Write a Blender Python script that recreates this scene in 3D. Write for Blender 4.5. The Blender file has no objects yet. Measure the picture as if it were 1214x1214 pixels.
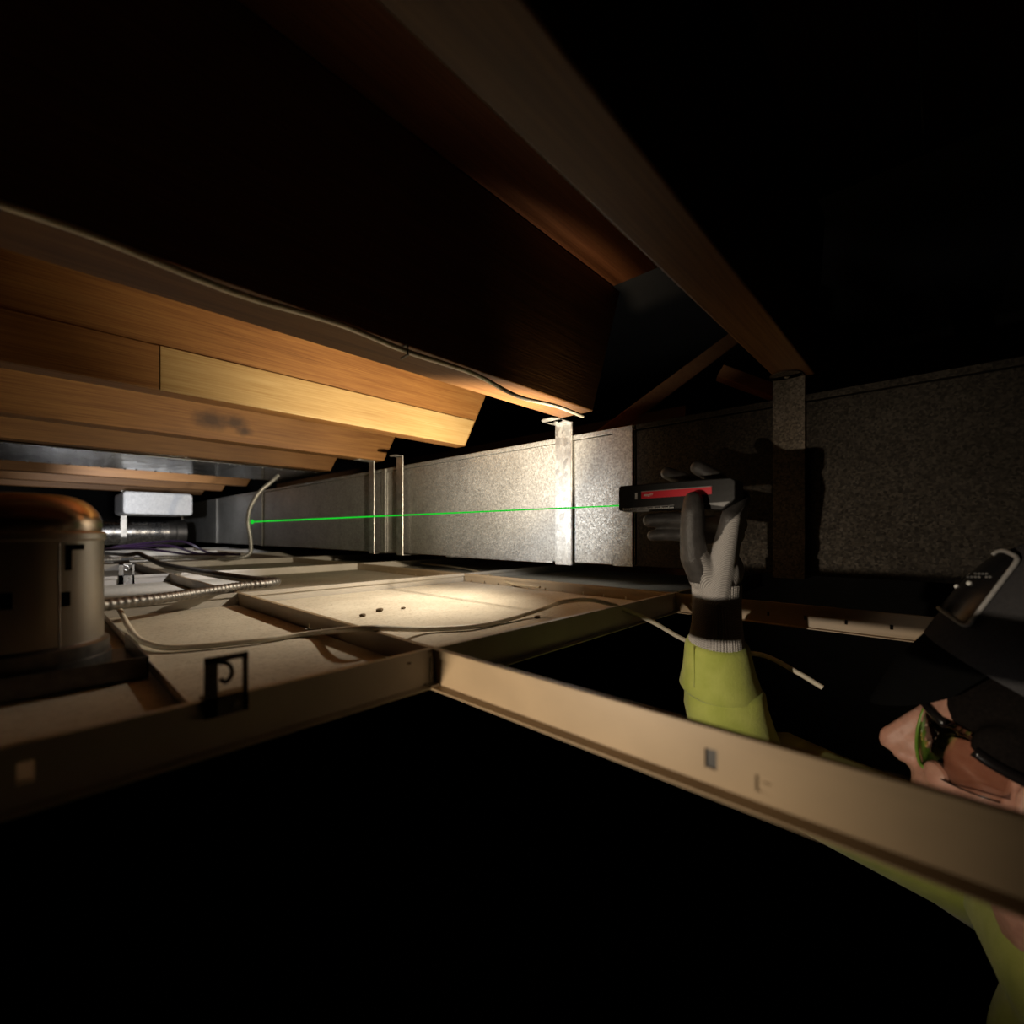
import bpy, bmesh, math, random
from mathutils import Vector, Matrix, noise
random.seed(3)
scn = bpy.context.scene
COL = scn.collection

# ------------------------------------------------------------------ camera
AZ = math.radians(46.9)              # duct (+Y) lies this far left of the view axis
FOC, HOR = 539.6, 631.0              # focal length and horizon in pixels of a 1214 frame
SN, CS = math.sin(AZ), math.cos(AZ)
cam_d = bpy.data.cameras.new('camera')
cam = bpy.data.objects.new('camera', cam_d)
COL.objects.link(cam)
cam.location = (0, 0, 0)
cam.rotation_euler = (math.pi / 2, 0, -AZ)
cam_d.sensor_width = 36.0
cam_d.lens = 36.0 * FOC / 1214.0
cam_d.shift_y = (HOR - 607.0) / 1214.0
cam_d.clip_start = 0.01
cam_d.dof.use_dof = True
cam_d.dof.focus_distance = 0.85
cam_d.dof.aperture_fstop = 3.2
scn.camera = cam

# ------------------------------------------------------------------ world, lights, exposure
w = bpy.data.worlds.new('world')
scn.world = w
w.use_nodes = True
w.node_tree.nodes['Background'].inputs[0].default_value = (0.0, 0.0, 0.0, 1)
w.node_tree.nodes['Background'].inputs[1].default_value = 0.0
scn.view_settings.view_transform = 'Standard'
scn.view_settings.look = 'None'
scn.view_settings.exposure = 0.0
scn.view_settings.gamma = 1.0
scn.view_settings.use_curve_mapping = False


def spot(name, loc, aim, power, color, half, blend, radius):
    ld = bpy.data.lights.new(name, 'SPOT')
    ld.energy = power
    ld.color = color
    ld.spot_size = math.radians(half * 2)
    ld.spot_blend = blend
    ld.shadow_soft_size = radius
    o = bpy.data.objects.new(name, ld)
    COL.objects.link(o)
    o.location = loc
    o.rotation_euler = (Vector(aim) - Vector(loc)).to_track_quat('-Z', 'Y').to_euler()
    return o


# one inferred unseen light, split into added spots: tiles, joists, duct
spot('tile_fill_spot', (0.65, 0.73, 0.20), (0.51, 0.78, -0.10), 10.0, (1.0, 0.88, 0.70), 52, 0.9, 0.010)
spot('joist_fill_spot', (0.64, 0.546, 0.03), (0.74, 0.95, 0.34), 44.0, (1.0, 0.84, 0.60), 60, 0.9, 0.010)
spot('duct_fill_spot', (0.48, 0.80, 0.045), (0.90, 0.84, 0.10), 7.3, (0.98, 0.97, 0.94), 48, 0.8, 0.030)
# unseen: spot added for the cross tee, then the inferred far light
spot('grid_fill_spot', (0.45, 1.22, 0.15), (0.18, 1.62, -0.12), 6.0, (0.97, 0.96, 1.0), 40, 0.8, 0.010)
spot('far_work_light', (0.25, 2.25, 0.10), (0.55, 3.4, 0.20), 32.0, (0.93, 0.95, 1.0), 34, 0.8, 0.02)
# below the ceiling at left: inferred lamp, plus a spot added for the face
spot('room_lamp', (-0.30, 0.364, -0.167), (0.64, 0.185, -0.12), 16.0, (1.0, 0.84, 0.64), 26, 1.0, 0.006)
spot('face_fill_spot', (-0.05, 0.32, -0.52), (0.70, -0.04, -0.268), 1.9, (1.0, 0.88, 0.76), 12.5, 0.6, 0.02)
scn.cycles.diffuse_bounces = 2


# ------------------------------------------------------------------ pixel -> place on a known plane
def ray(px, py):
    t = (px - 607.0) / FOC
    return Vector((SN + CS * t, CS - SN * t, (HOR - py) / FOC))
def atX(px, py, x): r = ray(px, py); return r * (x / r.x)
def atY(px, py, y): r = ray(px, py); return r * (y / r.y)
def atZ(px, py, z): r = ray(px, py); return r * (z / r.z)
def atD(px, py, d): return ray(px, py) * d


# ------------------------------------------------------------------ materials
def new_mat(name):
    m = bpy.data.materials.new(name)
    m.use_nodes = True
    nt = m.node_tree
    return m, nt, nt.nodes['Principled BSDF']
def N(nt, t, **kw):
    n = nt.nodes.new(t)
    for k, v in kw.items(): setattr(n, k, v)
    return n
def ramp(nt, fac, stops):
    r = N(nt, 'ShaderNodeValToRGB')
    el = r.color_ramp.elements
    while len(el) < len(stops): el.new(0.5)
    for e, (p, c) in zip(el, stops):
        e.position = p
        e.color = (c[0], c[1], c[2], 1)
    nt.links.new(fac, r.inputs[0])
    return r
def pos(nt, scale=(1, 1, 1)):
    g = N(nt, 'ShaderNodeNewGeometry')
    mp = N(nt, 'ShaderNodeMapping')
    mp.inputs['Scale'].default_value = scale
    nt.links.new(g.outputs['Position'], mp.inputs['Vector'])
    return mp.outputs[0]
def noi(nt, vec, scale, detail=3, rough=0.5, dist=0.0):
    n = N(nt, 'ShaderNodeTexNoise')
    n.inputs['Scale'].default_value = scale
    n.inputs['Detail'].default_value = detail
    n.inputs['Roughness'].default_value = rough
    n.inputs['Distortion'].default_value = dist
    nt.links.new(vec, n.inputs['Vector'])
    return n.outputs['Fac']
def bump(nt, bs, h, strength=0.3, dist=0.001):
    b = N(nt, 'ShaderNodeBump')
    b.inputs['Strength'].default_value = strength
    b.inputs['Distance'].default_value = dist
    nt.links.new(h, b.inputs['Height'])
    nt.links.new(b.outputs[0], bs.inputs['Normal'])
def mixc(nt, fac, a, b, blend='MIX'):
    m = N(nt, 'ShaderNodeMix', data_type='RGBA', blend_type=blend)
    for sock, v in ((m.inputs[0], fac), (m.inputs[6], a), (m.inputs[7], b)):
        if isinstance(v, (int, float)): sock.default_value = v
        elif isinstance(v, tuple): sock.default_value = (v[0], v[1], v[2], 1)
        else: nt.links.new(v, sock)
    return m.outputs[2]

def plain(name, col, rough=0.5, metal=0.0, var=0.15, scale=40, bstr=0.0, spec=0.5):
    m, nt, bs = new_mat(name)
    f = noi(nt, pos(nt), scale, 4)
    lo = tuple(c * (1 - var) for c in col)
    hi = tuple(min(1, c * (1 + var)) for c in col)
    r = ramp(nt, f, [(0.3, lo), (0.7, hi)])
    nt.links.new(r.outputs[0], bs.inputs['Base Color'])
    bs.inputs['Roughness'].default_value = rough
    bs.inputs['Metallic'].default_value = metal
    bs.inputs['Specular IOR Level'].default_value = spec
    if bstr: bump(nt, bs, f, bstr, 0.001)
    return m

def wood(name, dark, mid, light, knots=(), along='X', rough=0.55):
    m, nt, bs = new_mat(name)
    sc = (1.3, 22, 22) if along == 'X' else (22, 1.3, 22)
    f = noi(nt, pos(nt, sc), 2.2, 6, 0.6, 0.6)
    fine = noi(nt, pos(nt, tuple(s * (4 if s > 2 else 1.5) for s in sc)), 4.0, 3, 0.6)
    big = noi(nt, pos(nt), 3.0, 2)
    r = ramp(nt, f, [(0.28, dark), (0.5, mid), (0.75, light)])
    c = mixc(nt, 0.5, r.outputs[0], ramp(nt, fine, [(0.35, dark), (0.65, light)]).outputs[0])
    c = mixc(nt, 0.45, c, ramp(nt, big, [(0.3, (0.55, 0.5, 0.45)), (0.7, (1, 1, 1))]).outputs[0], 'MULTIPLY')
    for (kx, ky, kz, kr) in knots:
        g = N(nt, 'ShaderNodeNewGeometry')
        v = N(nt, 'ShaderNodeVectorMath', operation='SUBTRACT')
        v.inputs[1].default_value = (kx, ky, kz)
        nt.links.new(g.outputs['Position'], v.inputs[0])
        s = N(nt, 'ShaderNodeVectorMath', operation='MULTIPLY')
        s.inputs[1].default_value = (0.7, 1, 1.1) if along == 'X' else (1, .7, 1.1)
        nt.links.new(v.outputs[0], s.inputs[0])
        l = N(nt, 'ShaderNodeVectorMath', operation='LENGTH')
        nt.links.new(s.outputs[0], l.inputs[0])
        wob = N(nt, 'ShaderNodeMath', operation='MULTIPLY_ADD')
        wob.inputs[1].default_value = kr * 0.9
        nt.links.new(noi(nt, pos(nt), 60, 2), wob.inputs[0])
        nt.links.new(l.outputs[1], wob.inputs[2])
        mr = N(nt, 'ShaderNodeMapRange')
        mr.inputs['From Min'].default_value = kr * 0.9
        mr.inputs['From Max'].default_value = kr * 2.2
        mr.inputs['To Min'].default_value = 0.9
        mr.inputs['To Max'].default_value = 0.0
        nt.links.new(wob.outputs[0], mr.inputs['Value'])
        c = mixc(nt, mr.outputs[0], c, tuple(x * 0.28 for x in dark))
    nt.links.new(c, bs.inputs['Base Color'])
    bs.inputs['Roughness'].default_value = rough
    bump(nt, bs, fine, 0.25, 0.0008)
    return m

def galv(name, lo, hi, rlo, rhi, spangle=70, metal=1.0, grime=0.35):
    m, nt, bs = new_mat(name)
    v = N(nt, 'ShaderNodeTexVoronoi')
    v.inputs['Scale'].default_value = spangle
    nt.links.new(pos(nt), v.inputs['Vector'])
    sep = N(nt, 'ShaderNodeSeparateColor')
    nt.links.new(v.outputs['Color'], sep.inputs[0])
    sm = noi(nt, pos(nt), 5, 5, 0.65)
    sp = noi(nt, pos(nt), 260, 3, 0.7)
    c = ramp(nt, sep.outputs[0], [(0.1, lo), (0.9, hi)]).outputs[0]
    c = mixc(nt, grime, c, ramp(nt, sm, [(0.35, (0.35, 0.32, 0.28)), (0.65, (1, 1, 1))]).outputs[0], 'MULTIPLY')
    c = mixc(nt, 0.3, c, ramp(nt, sp, [(0.38, (0.3, 0.28, 0.25)), (0.55, (1, 1, 1))]).outputs[0], 'MULTIPLY')
    nt.links.new(c, bs.inputs['Base Color'])
    bs.inputs['Metallic'].default_value = metal
    mr = N(nt, 'ShaderNodeMapRange')
    mr.inputs['To Min'].default_value = rlo
    mr.inputs['To Max'].default_value = rhi
    nt.links.new(sep.outputs[1], mr.inputs['Value'])
    nt.links.new(mr.outputs[0], bs.inputs['Roughness'])
    bump(nt, bs, sm, 0.15, 0.004)
    return m

M = {}
M['joist'] = wood('joist_wood', (0.14, 0.050, 0.010), (0.25, 0.108, 0.026), (0.32, 0.16, 0.046))
M['joist_knot'] = wood('joist_wood_knot', (0.14, 0.050, 0.010), (0.25, 0.108, 0.026), (0.32, 0.16, 0.046), knots=[(0.36, 1.505, 0.318, 0.022), (0.42, 1.505, 0.324, 0.017), (0.445, 1.505, 0.30, 0.012)])
M['joist_shaded'] = wood('joist_wood_shaded', (0.085, 0.030, 0.006), (0.15, 0.062, 0.014), (0.20, 0.094, 0.026))  # joist wood darkened to stand for shade on the two nearest joists
M['pale_wood'] = wood('pale_wood', (0.29, 0.17, 0.055), (0.40, 0.26, 0.095), (0.48, 0.34, 0.15))
M['deck'] = wood('deck_wood', (0.13, 0.036, 0.009), (0.20, 0.062, 0.016), (0.25, 0.09, 0.028), knots=[(0.68, 0.40, 0.575, 0.02)])
M['brace'] = wood('brace_wood', (0.34, 0.13, 0.05), (0.48, 0.21, 0.08), (0.55, 0.28, 0.12), along='Y')
M['duct'] = galv('duct_galvanised', (0.42, 0.41, 0.39), (0.62, 0.61, 0.58), 0.48, 0.64, 280, metal=0.85)
M['strap'] = galv('strap_galvanised', (0.50, 0.49, 0.47), (0.70, 0.69, 0.66), 0.42, 0.55, 90, grime=0.2)
M['duct_dirty_shaded'] = galv('duct_galvanised_dirty_shaded', (0.034, 0.029, 0.024), (0.075, 0.064, 0.051), 0.6, 0.75, 300, metal=0.8, grime=0.6)  # speckled patina, darkened further to dim the lamplit right end
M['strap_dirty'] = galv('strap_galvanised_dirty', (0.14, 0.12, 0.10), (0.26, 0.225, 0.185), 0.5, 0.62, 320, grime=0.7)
M['pan'] = galv('pan_sheet', (0.36, 0.37, 0.38), (0.50, 0.51, 0.52), 0.14, 0.24, 25, grime=0.2)
M['boot'] = galv('boot_sheet', (0.70, 0.71, 0.73), (0.88, 0.89, 0.90), 0.5, 0.65, 200, metal=0.4, grime=0.12)
M['pipe'] = galv('round_pipe_sheet', (0.35, 0.35, 0.36), (0.75, 0.75, 0.76), 0.22, 0.35, 140)
M['can'] = plain('can_aluminium', (0.38, 0.345, 0.30), 0.42, 1.0, 0.08, 12)
M['can_dome'] = plain('can_dome_metal', (0.55, 0.42, 0.30), 0.24, 1.0, 0.08, 12)  # silver dome tinted warm to suggest the reflected joists
M['conduit'] = plain('conduit_steel', (0.30, 0.285, 0.265), 0.5, 1.0, 0.2, 90)
M['tee'] = plain('tee_enamel', (0.62, 0.57, 0.50), 0.42, 0.0, 0.08, 18)
M['tee_warm_lit'] = plain('tee_warm_lit_enamel', (0.38, 0.275, 0.165), 0.42, 0.0, 0.08, 18)  # tee enamel tinted and darkened to stand for dim warm light
M['slot_shade'] = plain('slot_shade_metal', (0.055, 0.052, 0.05), 0.5, 0.2, 0.2, 40)
M['zinc'] = plain('zinc_clip', (0.62, 0.61, 0.58), 0.32, 1.0, 0.15, 120)
M['dark_clip'] = plain('dark_clip_steel', (0.16, 0.15, 0.14), 0.45, 0.9, 0.2, 120)
M['conduit_lit'] = plain('conduit_lit_steel', (0.62, 0.61, 0.59), 0.5, 0.7, 0.15, 90)  # conduit steel lightened to stand for cool light on the riser
M['black'] = plain('black_gap', (0.004, 0.004, 0.004), 0.9, 0.0, 0.1, spec=0.02)
M['white_cable'] = plain('white_sheath', (0.86, 0.79, 0.64), 0.4, 0.0, 0.1, 60)
M['tan_cable'] = plain('tan_sheath', (0.50, 0.38, 0.22), 0.45, 0.0, 0.1, 60)
M['purple'] = plain('purple_sheath', (0.016, 0.006, 0.024), 0.4, 0.0, 0.2, 60)
M['tool'] = plain('tool_black', (0.012, 0.0115, 0.0115), 0.42, 0.0, 0.15, 200, 0.1, spec=0.3)
M['tool_gray'] = plain('tool_grey', (0.28, 0.28, 0.28), 0.4, 0.0, 0.1, 200)
M['red'] = plain('tool_red', (0.72, 0.010, 0.03), 0.4, 0.0, 0.05, 50)
M['white_print'] = plain('white_print', (0.85, 0.85, 0.83), 0.5, 0.0, 0.02, 50)
M['room_wall'] = plain('room_paint', (0.02, 0.018, 0.016), 0.9, 0.0, 0.2, 6)
M['room_floor'] = plain('room_carpet', (0.03, 0.03, 0.03), 0.95, 0.0, 0.3, 90, 0.4)
M['crumb'] = plain('plaster_crumb', (0.16, 0.11, 0.06), 0.9, 0.0, 0.3, 200)

def tile_mat():
    m, nt, bs = new_mat('mineral_tile_back')
    a = noi(nt, pos(nt), 9, 5, 0.6)
    b = noi(nt, pos(nt), 220, 3, 0.7)
    s = noi(nt, pos(nt), 34, 4, 0.7)
    c = ramp(nt, a, [(0.3, (0.52, 0.46, 0.36)), (0.7, (0.68, 0.62, 0.50))]).outputs[0]
    c = mixc(nt, 1.0, c, ramp(nt, b, [(0.3, (0.72, 0.68, 0.62)), (0.5, (1, 1, 1))]).outputs[0], 'MULTIPLY')
    c = mixc(nt, 1.0, c, ramp(nt, s, [(0.26, (0.45, 0.36, 0.25)), (0.33, (1, 1, 1))]).outputs[0], 'MULTIPLY')
    nt.links.new(c, bs.inputs['Base Color'])
    bs.inputs['Roughness'].default_value = 0.9
    bump(nt, bs, b, 0.4, 0.001)
    return m
M['tile'] = tile_mat()

def glove_mats():
    m, nt, bs = new_mat('glove_nitrile')
    f = noi(nt, pos(nt), 480, 3, 0.7)
    g = noi(nt, pos(nt), 60, 3)
    c = ramp(nt, g, [(0.3, (0.045, 0.041, 0.039)), (0.7, (0.095, 0.087, 0.083))]).outputs[0]
    nt.links.new(c, bs.inputs['Base Color'])
    bs.inputs['Roughness'].default_value = 0.42
    bump(nt, bs, f, 0.55, 0.0012)
    M['nitrile'] = m
    m, nt, bs = new_mat('glove_knit')
    wv = N(nt, 'ShaderNodeTexWave', wave_type='BANDS', bands_direction='DIAGONAL')
    wv.inputs['Scale'].default_value = 260
    wv.inputs['Distortion'].default_value = 1.0
    nt.links.new(pos(nt), wv.inputs['Vector'])
    c = ramp(nt, wv.outputs['Fac'], [(0.2, (0.30, 0.28, 0.27)), (0.8, (0.66, 0.63, 0.61))]).outputs[0]
    nt.links.new(c, bs.inputs['Base Color'])
    bs.inputs['Roughness'].default_value = 0.9
    bump(nt, bs, wv.outputs['Fac'], 0.4, 0.0008)
    M['knit'] = m
glove_mats()

def hivis():
    m, nt, bs = new_mat('hivis_fleece')
    f = noi(nt, pos(nt), 300, 4, 0.7)
    g = noi(nt, pos(nt), 30, 3)
    c = ramp(nt, g, [(0.3, (0.47, 0.54, 0.10)), (0.7, (0.60, 0.66, 0.16))]).outputs[0]
    nt.links.new(c, bs.inputs['Base Color'])
    bs.inputs['Roughness'].default_value = 0.95
    bs.inputs['Sheen Weight'].default_value = 0.3
    bump(nt, bs, f, 0.5, 0.0015)
    M['hivis'] = m
hivis()

def skin():
    m, nt, bs = new_mat('skin')
    f = noi(nt, pos(nt), 90, 4, 0.6)
    c = ramp(nt, f, [(0.3, (0.50, 0.25, 0.18)), (0.7, (0.62, 0.34, 0.25))]).outputs[0]
    nt.links.new(c, bs.inputs['Base Color'])
    bs.inputs['Roughness'].default_value = 0.48
    bs.inputs['Subsurface Weight'].default_value = 0.12
    bs.inputs['Subsurface Radius'].default_value = (0.008, 0.003, 0.0015)
    bump(nt, bs, noi(nt, pos(nt), 500, 3), 0.2, 0.0006)
    M['skin'] = m
skin()
M['cap'] = plain('cap_cloth', (0.045, 0.044, 0.048), 0.85, 0.0, 0.15, 300, 0.3)
M['cap_brim_shade'] = plain('cap_brim_shade_cloth', (0.004, 0.004, 0.004), 0.95, 0.0, 0.15, 300, spec=0.05)
M['badge'] = plain('badge_gloss', (0.010, 0.010, 0.011), 0.25, 0.0, 0.1, 200)
M['badge_edge'] = plain('badge_thread', (0.42, 0.41, 0.40), 0.6, 0.0, 0.15, 300, 0.3)
M['hair'] = plain('dark_hair', (0.008, 0.006, 0.005), 0.8, 0.0, 0.3, 300, 0.4, spec=0.08)
M['trousers'] = plain('trouser_cloth', (0.02, 0.02, 0.024), 0.9, 0.0, 0.2, 80)
M['boot_leather'] = plain('boot_leather', (0.03, 0.02, 0.012), 0.6, 0.0, 0.2, 80)
M['lime_plastic'] = plain('lime_plastic', (0.16, 0.30, 0.04), 0.35, 0.0, 0.1, 60)
M['black_plastic'] = plain('black_plastic', (0.012, 0.010, 0.010), 0.18, 0.0, 0.1, 60)
M['eye'] = plain('eye_white', (0.7, 0.68, 0.64), 0.2, 0.0, 0.05, 60)

def lens_mat():
    m, nt, bs = new_mat('clear_lens')
    tr = N(nt, 'ShaderNodeBsdfTransparent')
    tr.inputs[0].default_value = (0.86, 0.80, 0.76, 1)
    gl = N(nt, 'ShaderNodeBsdfGlossy')
    gl.inputs['Roughness'].default_value = 0.03
    fr = N(nt, 'ShaderNodeFresnel')
    fr.inputs[0].default_value = 1.5
    mx = N(nt, 'ShaderNodeMixShader')
    nt.links.new(fr.outputs[0], mx.inputs[0])
    nt.links.new(tr.outputs[0], mx.inputs[1])
    nt.links.new(gl.outputs[0], mx.inputs[2])
    nt.links.new(mx.outputs[0], nt.nodes['Material Output'].inputs[0])
    M['lens'] = m
lens_mat()

def beam_mat():
    m, nt, bs = new_mat('laser_light')
    e = N(nt, 'ShaderNodeEmission')
    e.inputs[0].default_value = (0.008, 0.62, 0.03, 1)
    e.inputs[1].default_value = 0.95
    nt.links.new(e.outputs[0], nt.nodes['Material Output'].inputs[0])
    M['beam'] = m
beam_mat()


# ------------------------------------------------------------------ mesh helpers
class MB:
    def __init__(self): self.v, self.f = [], []
    def add(self, vs, fs):
        k = len(self.v)
        self.v += [Vector(p) for p in vs]
        self.f += [tuple(i + k for i in f) for f in fs]
        return self
    def box(self, a, b):
        (x0, y0, z0), (x1, y1, z1) = a, b
        return self.add([(x0, y0, z0), (x1, y0, z0), (x1, y1, z0), (x0, y1, z0), (x0, y0, z1), (x1, y0, z1), (x1, y1, z1), (x0, y1, z1)],
                        [(3, 2, 1, 0), (4, 5, 6, 7), (0, 1, 5, 4), (1, 2, 6, 5), (2, 3, 7, 6), (3, 0, 4, 7)])
    def prism(self, poly, axis, a, b):
        """poly: 2-D outline in the two other axes, extruded along axis from a to b"""
        def p3(u, v, t):
            return {'X': (t, u, v), 'Y': (u, t, v), 'Z': (u, v, t)}[axis]
        n = len(poly)
        vs = [p3(u, v, a) for u, v in poly] + [p3(u, v, b) for u, v in poly]
        fs = [tuple(range(n))[::-1], tuple(range(n, 2 * n))]
        fs += [(i, (i + 1) % n, n + (i + 1) % n, n + i) for i in range(n)]
        return self.add(vs, fs)
    def tube(self, pts, radii, seg=10, caps=True):
        pts = [Vector(p) for p in pts]
        n = len(pts)
        if not hasattr(radii, '__len__'): radii = [radii] * n
        tang = []
        for i in range(n):
            t = (pts[min(i + 1, n - 1)] - pts[max(i - 1, 0)])
            tang.append(t.normalized() if t.length > 1e-9 else Vector((0, 0, 1)))
        up = Vector((0, 0, 1)) if abs(tang[0].z) < 0.9 else Vector((1, 0, 0))
        u = (up - tang[0] * up.dot(tang[0])).normalized()
        vs, fs = [], []
        for i in range(n):
            u = (u - tang[i] * u.dot(tang[i])).normalized()
            w_ = tang[i].cross(u)
            for k in range(seg):
                a = 2 * math.pi * k / seg
                vs.append(pts[i] + (u * math.cos(a) + w_ * math.sin(a)) * radii[i])
        for i in range(n - 1):
            for k in range(seg):
                k2 = (k + 1) % seg
                fs.append((i * seg + k, i * seg + k2, (i + 1) * seg + k2, (i + 1) * seg + k))
        if caps:
            fs.append(tuple(range(seg))[::-1])
            fs.append(tuple(range((n - 1) * seg, n * seg)))
        return self.add(vs, fs)
    def lathe(self, prof, c, seg=40):
        """prof: (r, z) from bottom to top"""
        vs, fs = [], []
        for r, z in prof:
            for k in range(seg):
                a = 2 * math.pi * k / seg
                vs.append((c[0] + r * math.cos(a), c[1] + r * math.sin(a), c[2] + z))
        n = len(prof)
        for i in range(n - 1):
            for k in range(seg):
                k2 = (k + 1) % seg
                fs.append((i * seg + k, i * seg + k2, (i + 1) * seg + k2, (i + 1) * seg + k))
        fs.append(tuple(range(seg))[::-1])
        fs.append(tuple(range((n - 1) * seg, n * seg)))
        return self.add(vs, fs)
    def ball(self, c, r, seg=16, rings=10, M3=None):
        if not hasattr(r, '__len__'): r = (r, r, r)
        vs, fs = [], []
        for i in range(rings + 1):
            th = math.pi * (i + 0.0) / rings
            th = min(max(th, 0.02), math.pi - 0.02)
            for k in range(seg):
                a = 2 * math.pi * k / seg
                p = Vector((r[0] * math.sin(th) * math.cos(a), r[1] * math.sin(th) * math.sin(a), -r[2] * math.cos(th)))
                if M3 is not None: p = M3 @ p
                vs.append(Vector(c) + p)
        for i in range(rings):
            for k in range(seg):
                k2 = (k + 1) % seg
                fs.append((i * seg + k, i * seg + k2, (i + 1) * seg + k2, (i + 1) * seg + k))
        fs.append(tuple(range(seg))[::-1])
        fs.append(tuple(range(rings * seg, (rings + 1) * seg)))
        return self.add(vs, fs)
    def chain(self, pts, radii, seg=14):
        """round-ended tapered limb"""
        for i in range(len(pts) - 1):
            a, b = Vector(pts[i]), Vector(pts[i + 1])
            ra, rb = radii[i], radii[i + 1]
            self.tube([a, b], [ra, rb], seg)
        for p, r in zip(pts, radii): self.ball(p, r, seg, 8)
        return self

def smooth_path(pts, n=8):
    """Catmull-Rom through pts"""
    P = [Vector(p) for p in pts]
    P = [P[0] * 2 - P[1]] + P + [P[-1] * 2 - P[-2]]
    out = []
    for i in range(1, len(P) - 2):
        p0, p1, p2, p3 = P[i - 1:i + 3]
        for k in range(n):
            t = k / n
            out.append(0.5 * ((2 * p1) + (p2 - p0) * t + (2 * p0 - 5 * p1 + 4 * p2 - p3) * t * t + (3 * p1 - p0 - 3 * p2 + p3) * t ** 3))
    out.append(P[-2])
    return out
def resample(pts, step):
    out = [pts[0].copy()]
    acc = 0.0
    for a, b in zip(pts, pts[1:]):
        L = (b - a).length
        d = step - acc
        while d <= L:
            out.append(a + (b - a) * (d / L))
            d += step
        acc = (acc + L) % step if L else acc
        acc = L - (d - step)
    return out

def link(name, mesh, mat, parent=None):
    o = bpy.data.objects.new(name, mesh)
    COL.objects.link(o)
    if parent is not None:
        o.parent = parent
        o.matrix_parent_inverse = Matrix.Identity(4)
    return o
def world_loc(o):
    p = Vector((0, 0, 0))
    while o is not None:
        p += o.location
        o = o.parent
    return p
def obj(name, mb, mat, parent=None, smooth=False, bevel=0.0, origin=None):
    """mb holds world coordinates"""
    vs = mb.v
    if origin is None:
        if parent is not None: origin = world_loc(parent)
        else:
            lo = [min(p[i] for p in vs) for i in range(3)]
            hi = [max(p[i] for p in vs) for i in range(3)]
            origin = Vector(((lo[0] + hi[0]) / 2, (lo[1] + hi[1]) / 2, lo[2]))
    origin = Vector(origin)
    me = bpy.data.meshes.new(name)
    me.from_pydata([p - origin for p in vs], [], mb.f)
    mats = mat if isinstance(mat, (list, tuple)) else [mat]
    for m in mats: me.materials.append(m)
    bm = bmesh.new()
    bm.from_mesh(me)
    bmesh.ops.recalc_face_normals(bm, faces=bm.faces)
    if bevel:
        bmesh.ops.bevel(bm, geom=[e for e in bm.edges if e.is_manifold and e.calc_face_angle(0) > 0.5], offset=bevel, segments=2, affect='EDGES', profile=0.5)
    bm.to_mesh(me)
    bm.free()
    if smooth:
        me.shade_smooth()
        if smooth != 'all': me.set_sharp_from_angle(angle=math.radians(40))
    me.update()
    o = link(name, me, mat, parent)
    o.location = origin - (world_loc(parent) if parent is not None else Vector((0, 0, 0)))
    return o
def tag(o, label=None, cat=None, group=None, kind=None):
    if label: o['label'] = label
    if cat: o['category'] = cat
    if group: o['group'] = group
    if kind: o['kind'] = kind
    return o
def thing(name, loc, label, cat, group=None):
    o = bpy.data.objects.new(name, None)
    o.empty_display_size = 0.05
    COL.objects.link(o)
    o.location = loc
    return tag(o, label, cat, group)
def struct(name, mb, mat, parent=None, **k):
    o = obj(name, mb, mat, parent, **k)
    if parent is None: o['kind'] = 'structure'
    return o
def remeshed(name, mb, voxel, iters, mats, parent, mat_fn=None, adapt=0.0):
    """one continuous surface grown over overlapping limbs"""
    me = bpy.data.meshes.new('tmp')
    me.from_pydata(mb.v, [], mb.f)
    t = bpy.data.objects.new('tmp', me)
    COL.objects.link(t)
    r = t.modifiers.new('r', 'REMESH')
    r.mode = 'VOXEL'
    r.voxel_size = voxel
    s = t.modifiers.new('s', 'SMOOTH')
    s.factor = 0.5
    s.iterations = iters
    bpy.context.view_layer.update()
    dg = bpy.context.evaluated_depsgraph_get()
    out = bpy.data.meshes.new_from_object(t.evaluated_get(dg))
    bpy.data.objects.remove(t)
    bpy.data.meshes.remove(me)
    out.name = name
    org = world_loc(parent)
    if mat_fn:
        idx = [mat_fn(p.center) for p in out.polygons]
    out.materials.clear()
    for m in mats: out.materials.append(m)
    if mat_fn:
        for p, i in zip(out.polygons, idx): p.material_index = i
    else:
        for p in out.polygons: p.material_index = 0
    out.transform(Matrix.Translation(-org))
    out.shade_smooth()
    return link(name, out, None, parent)


# ================================================================== the setting
struct('floor', MB().box((-3, -2.2, -2.02), (3, 7, -1.95)), M['room_floor'])
struct('wall_back', MB().box((-3, 7, -2.02), (3, 7.1, 1.1)), M['room_wall'])
struct('wall_left', MB().box((-3.1, -2.2, -2.02), (-3, 7, 1.1)), M['room_wall'])
struct('wall_right', MB().box((3, -2.2, -2.02), (3.1, 7, 1.1)), M['room_wall'])
struct('wall_front', MB().box((-3, -2.3, -2.02), (3, -2.2, 1.1)), M['room_wall'])
deck = struct('ceiling', MB().box((-3, -2.2, 0.98), (3, 7, 1.02)), M['room_wall'])
DZ = 0.575
y = -0.55
while y < 4.6:
    wd = 0.139
    obj('plank', MB().box((-1.6, y, DZ), (0.935 + random.uniform(-.006, .006), y + wd, DZ + 0.02)), M['deck'], deck, bevel=0.001)
    y += wd + 0.003

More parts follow.
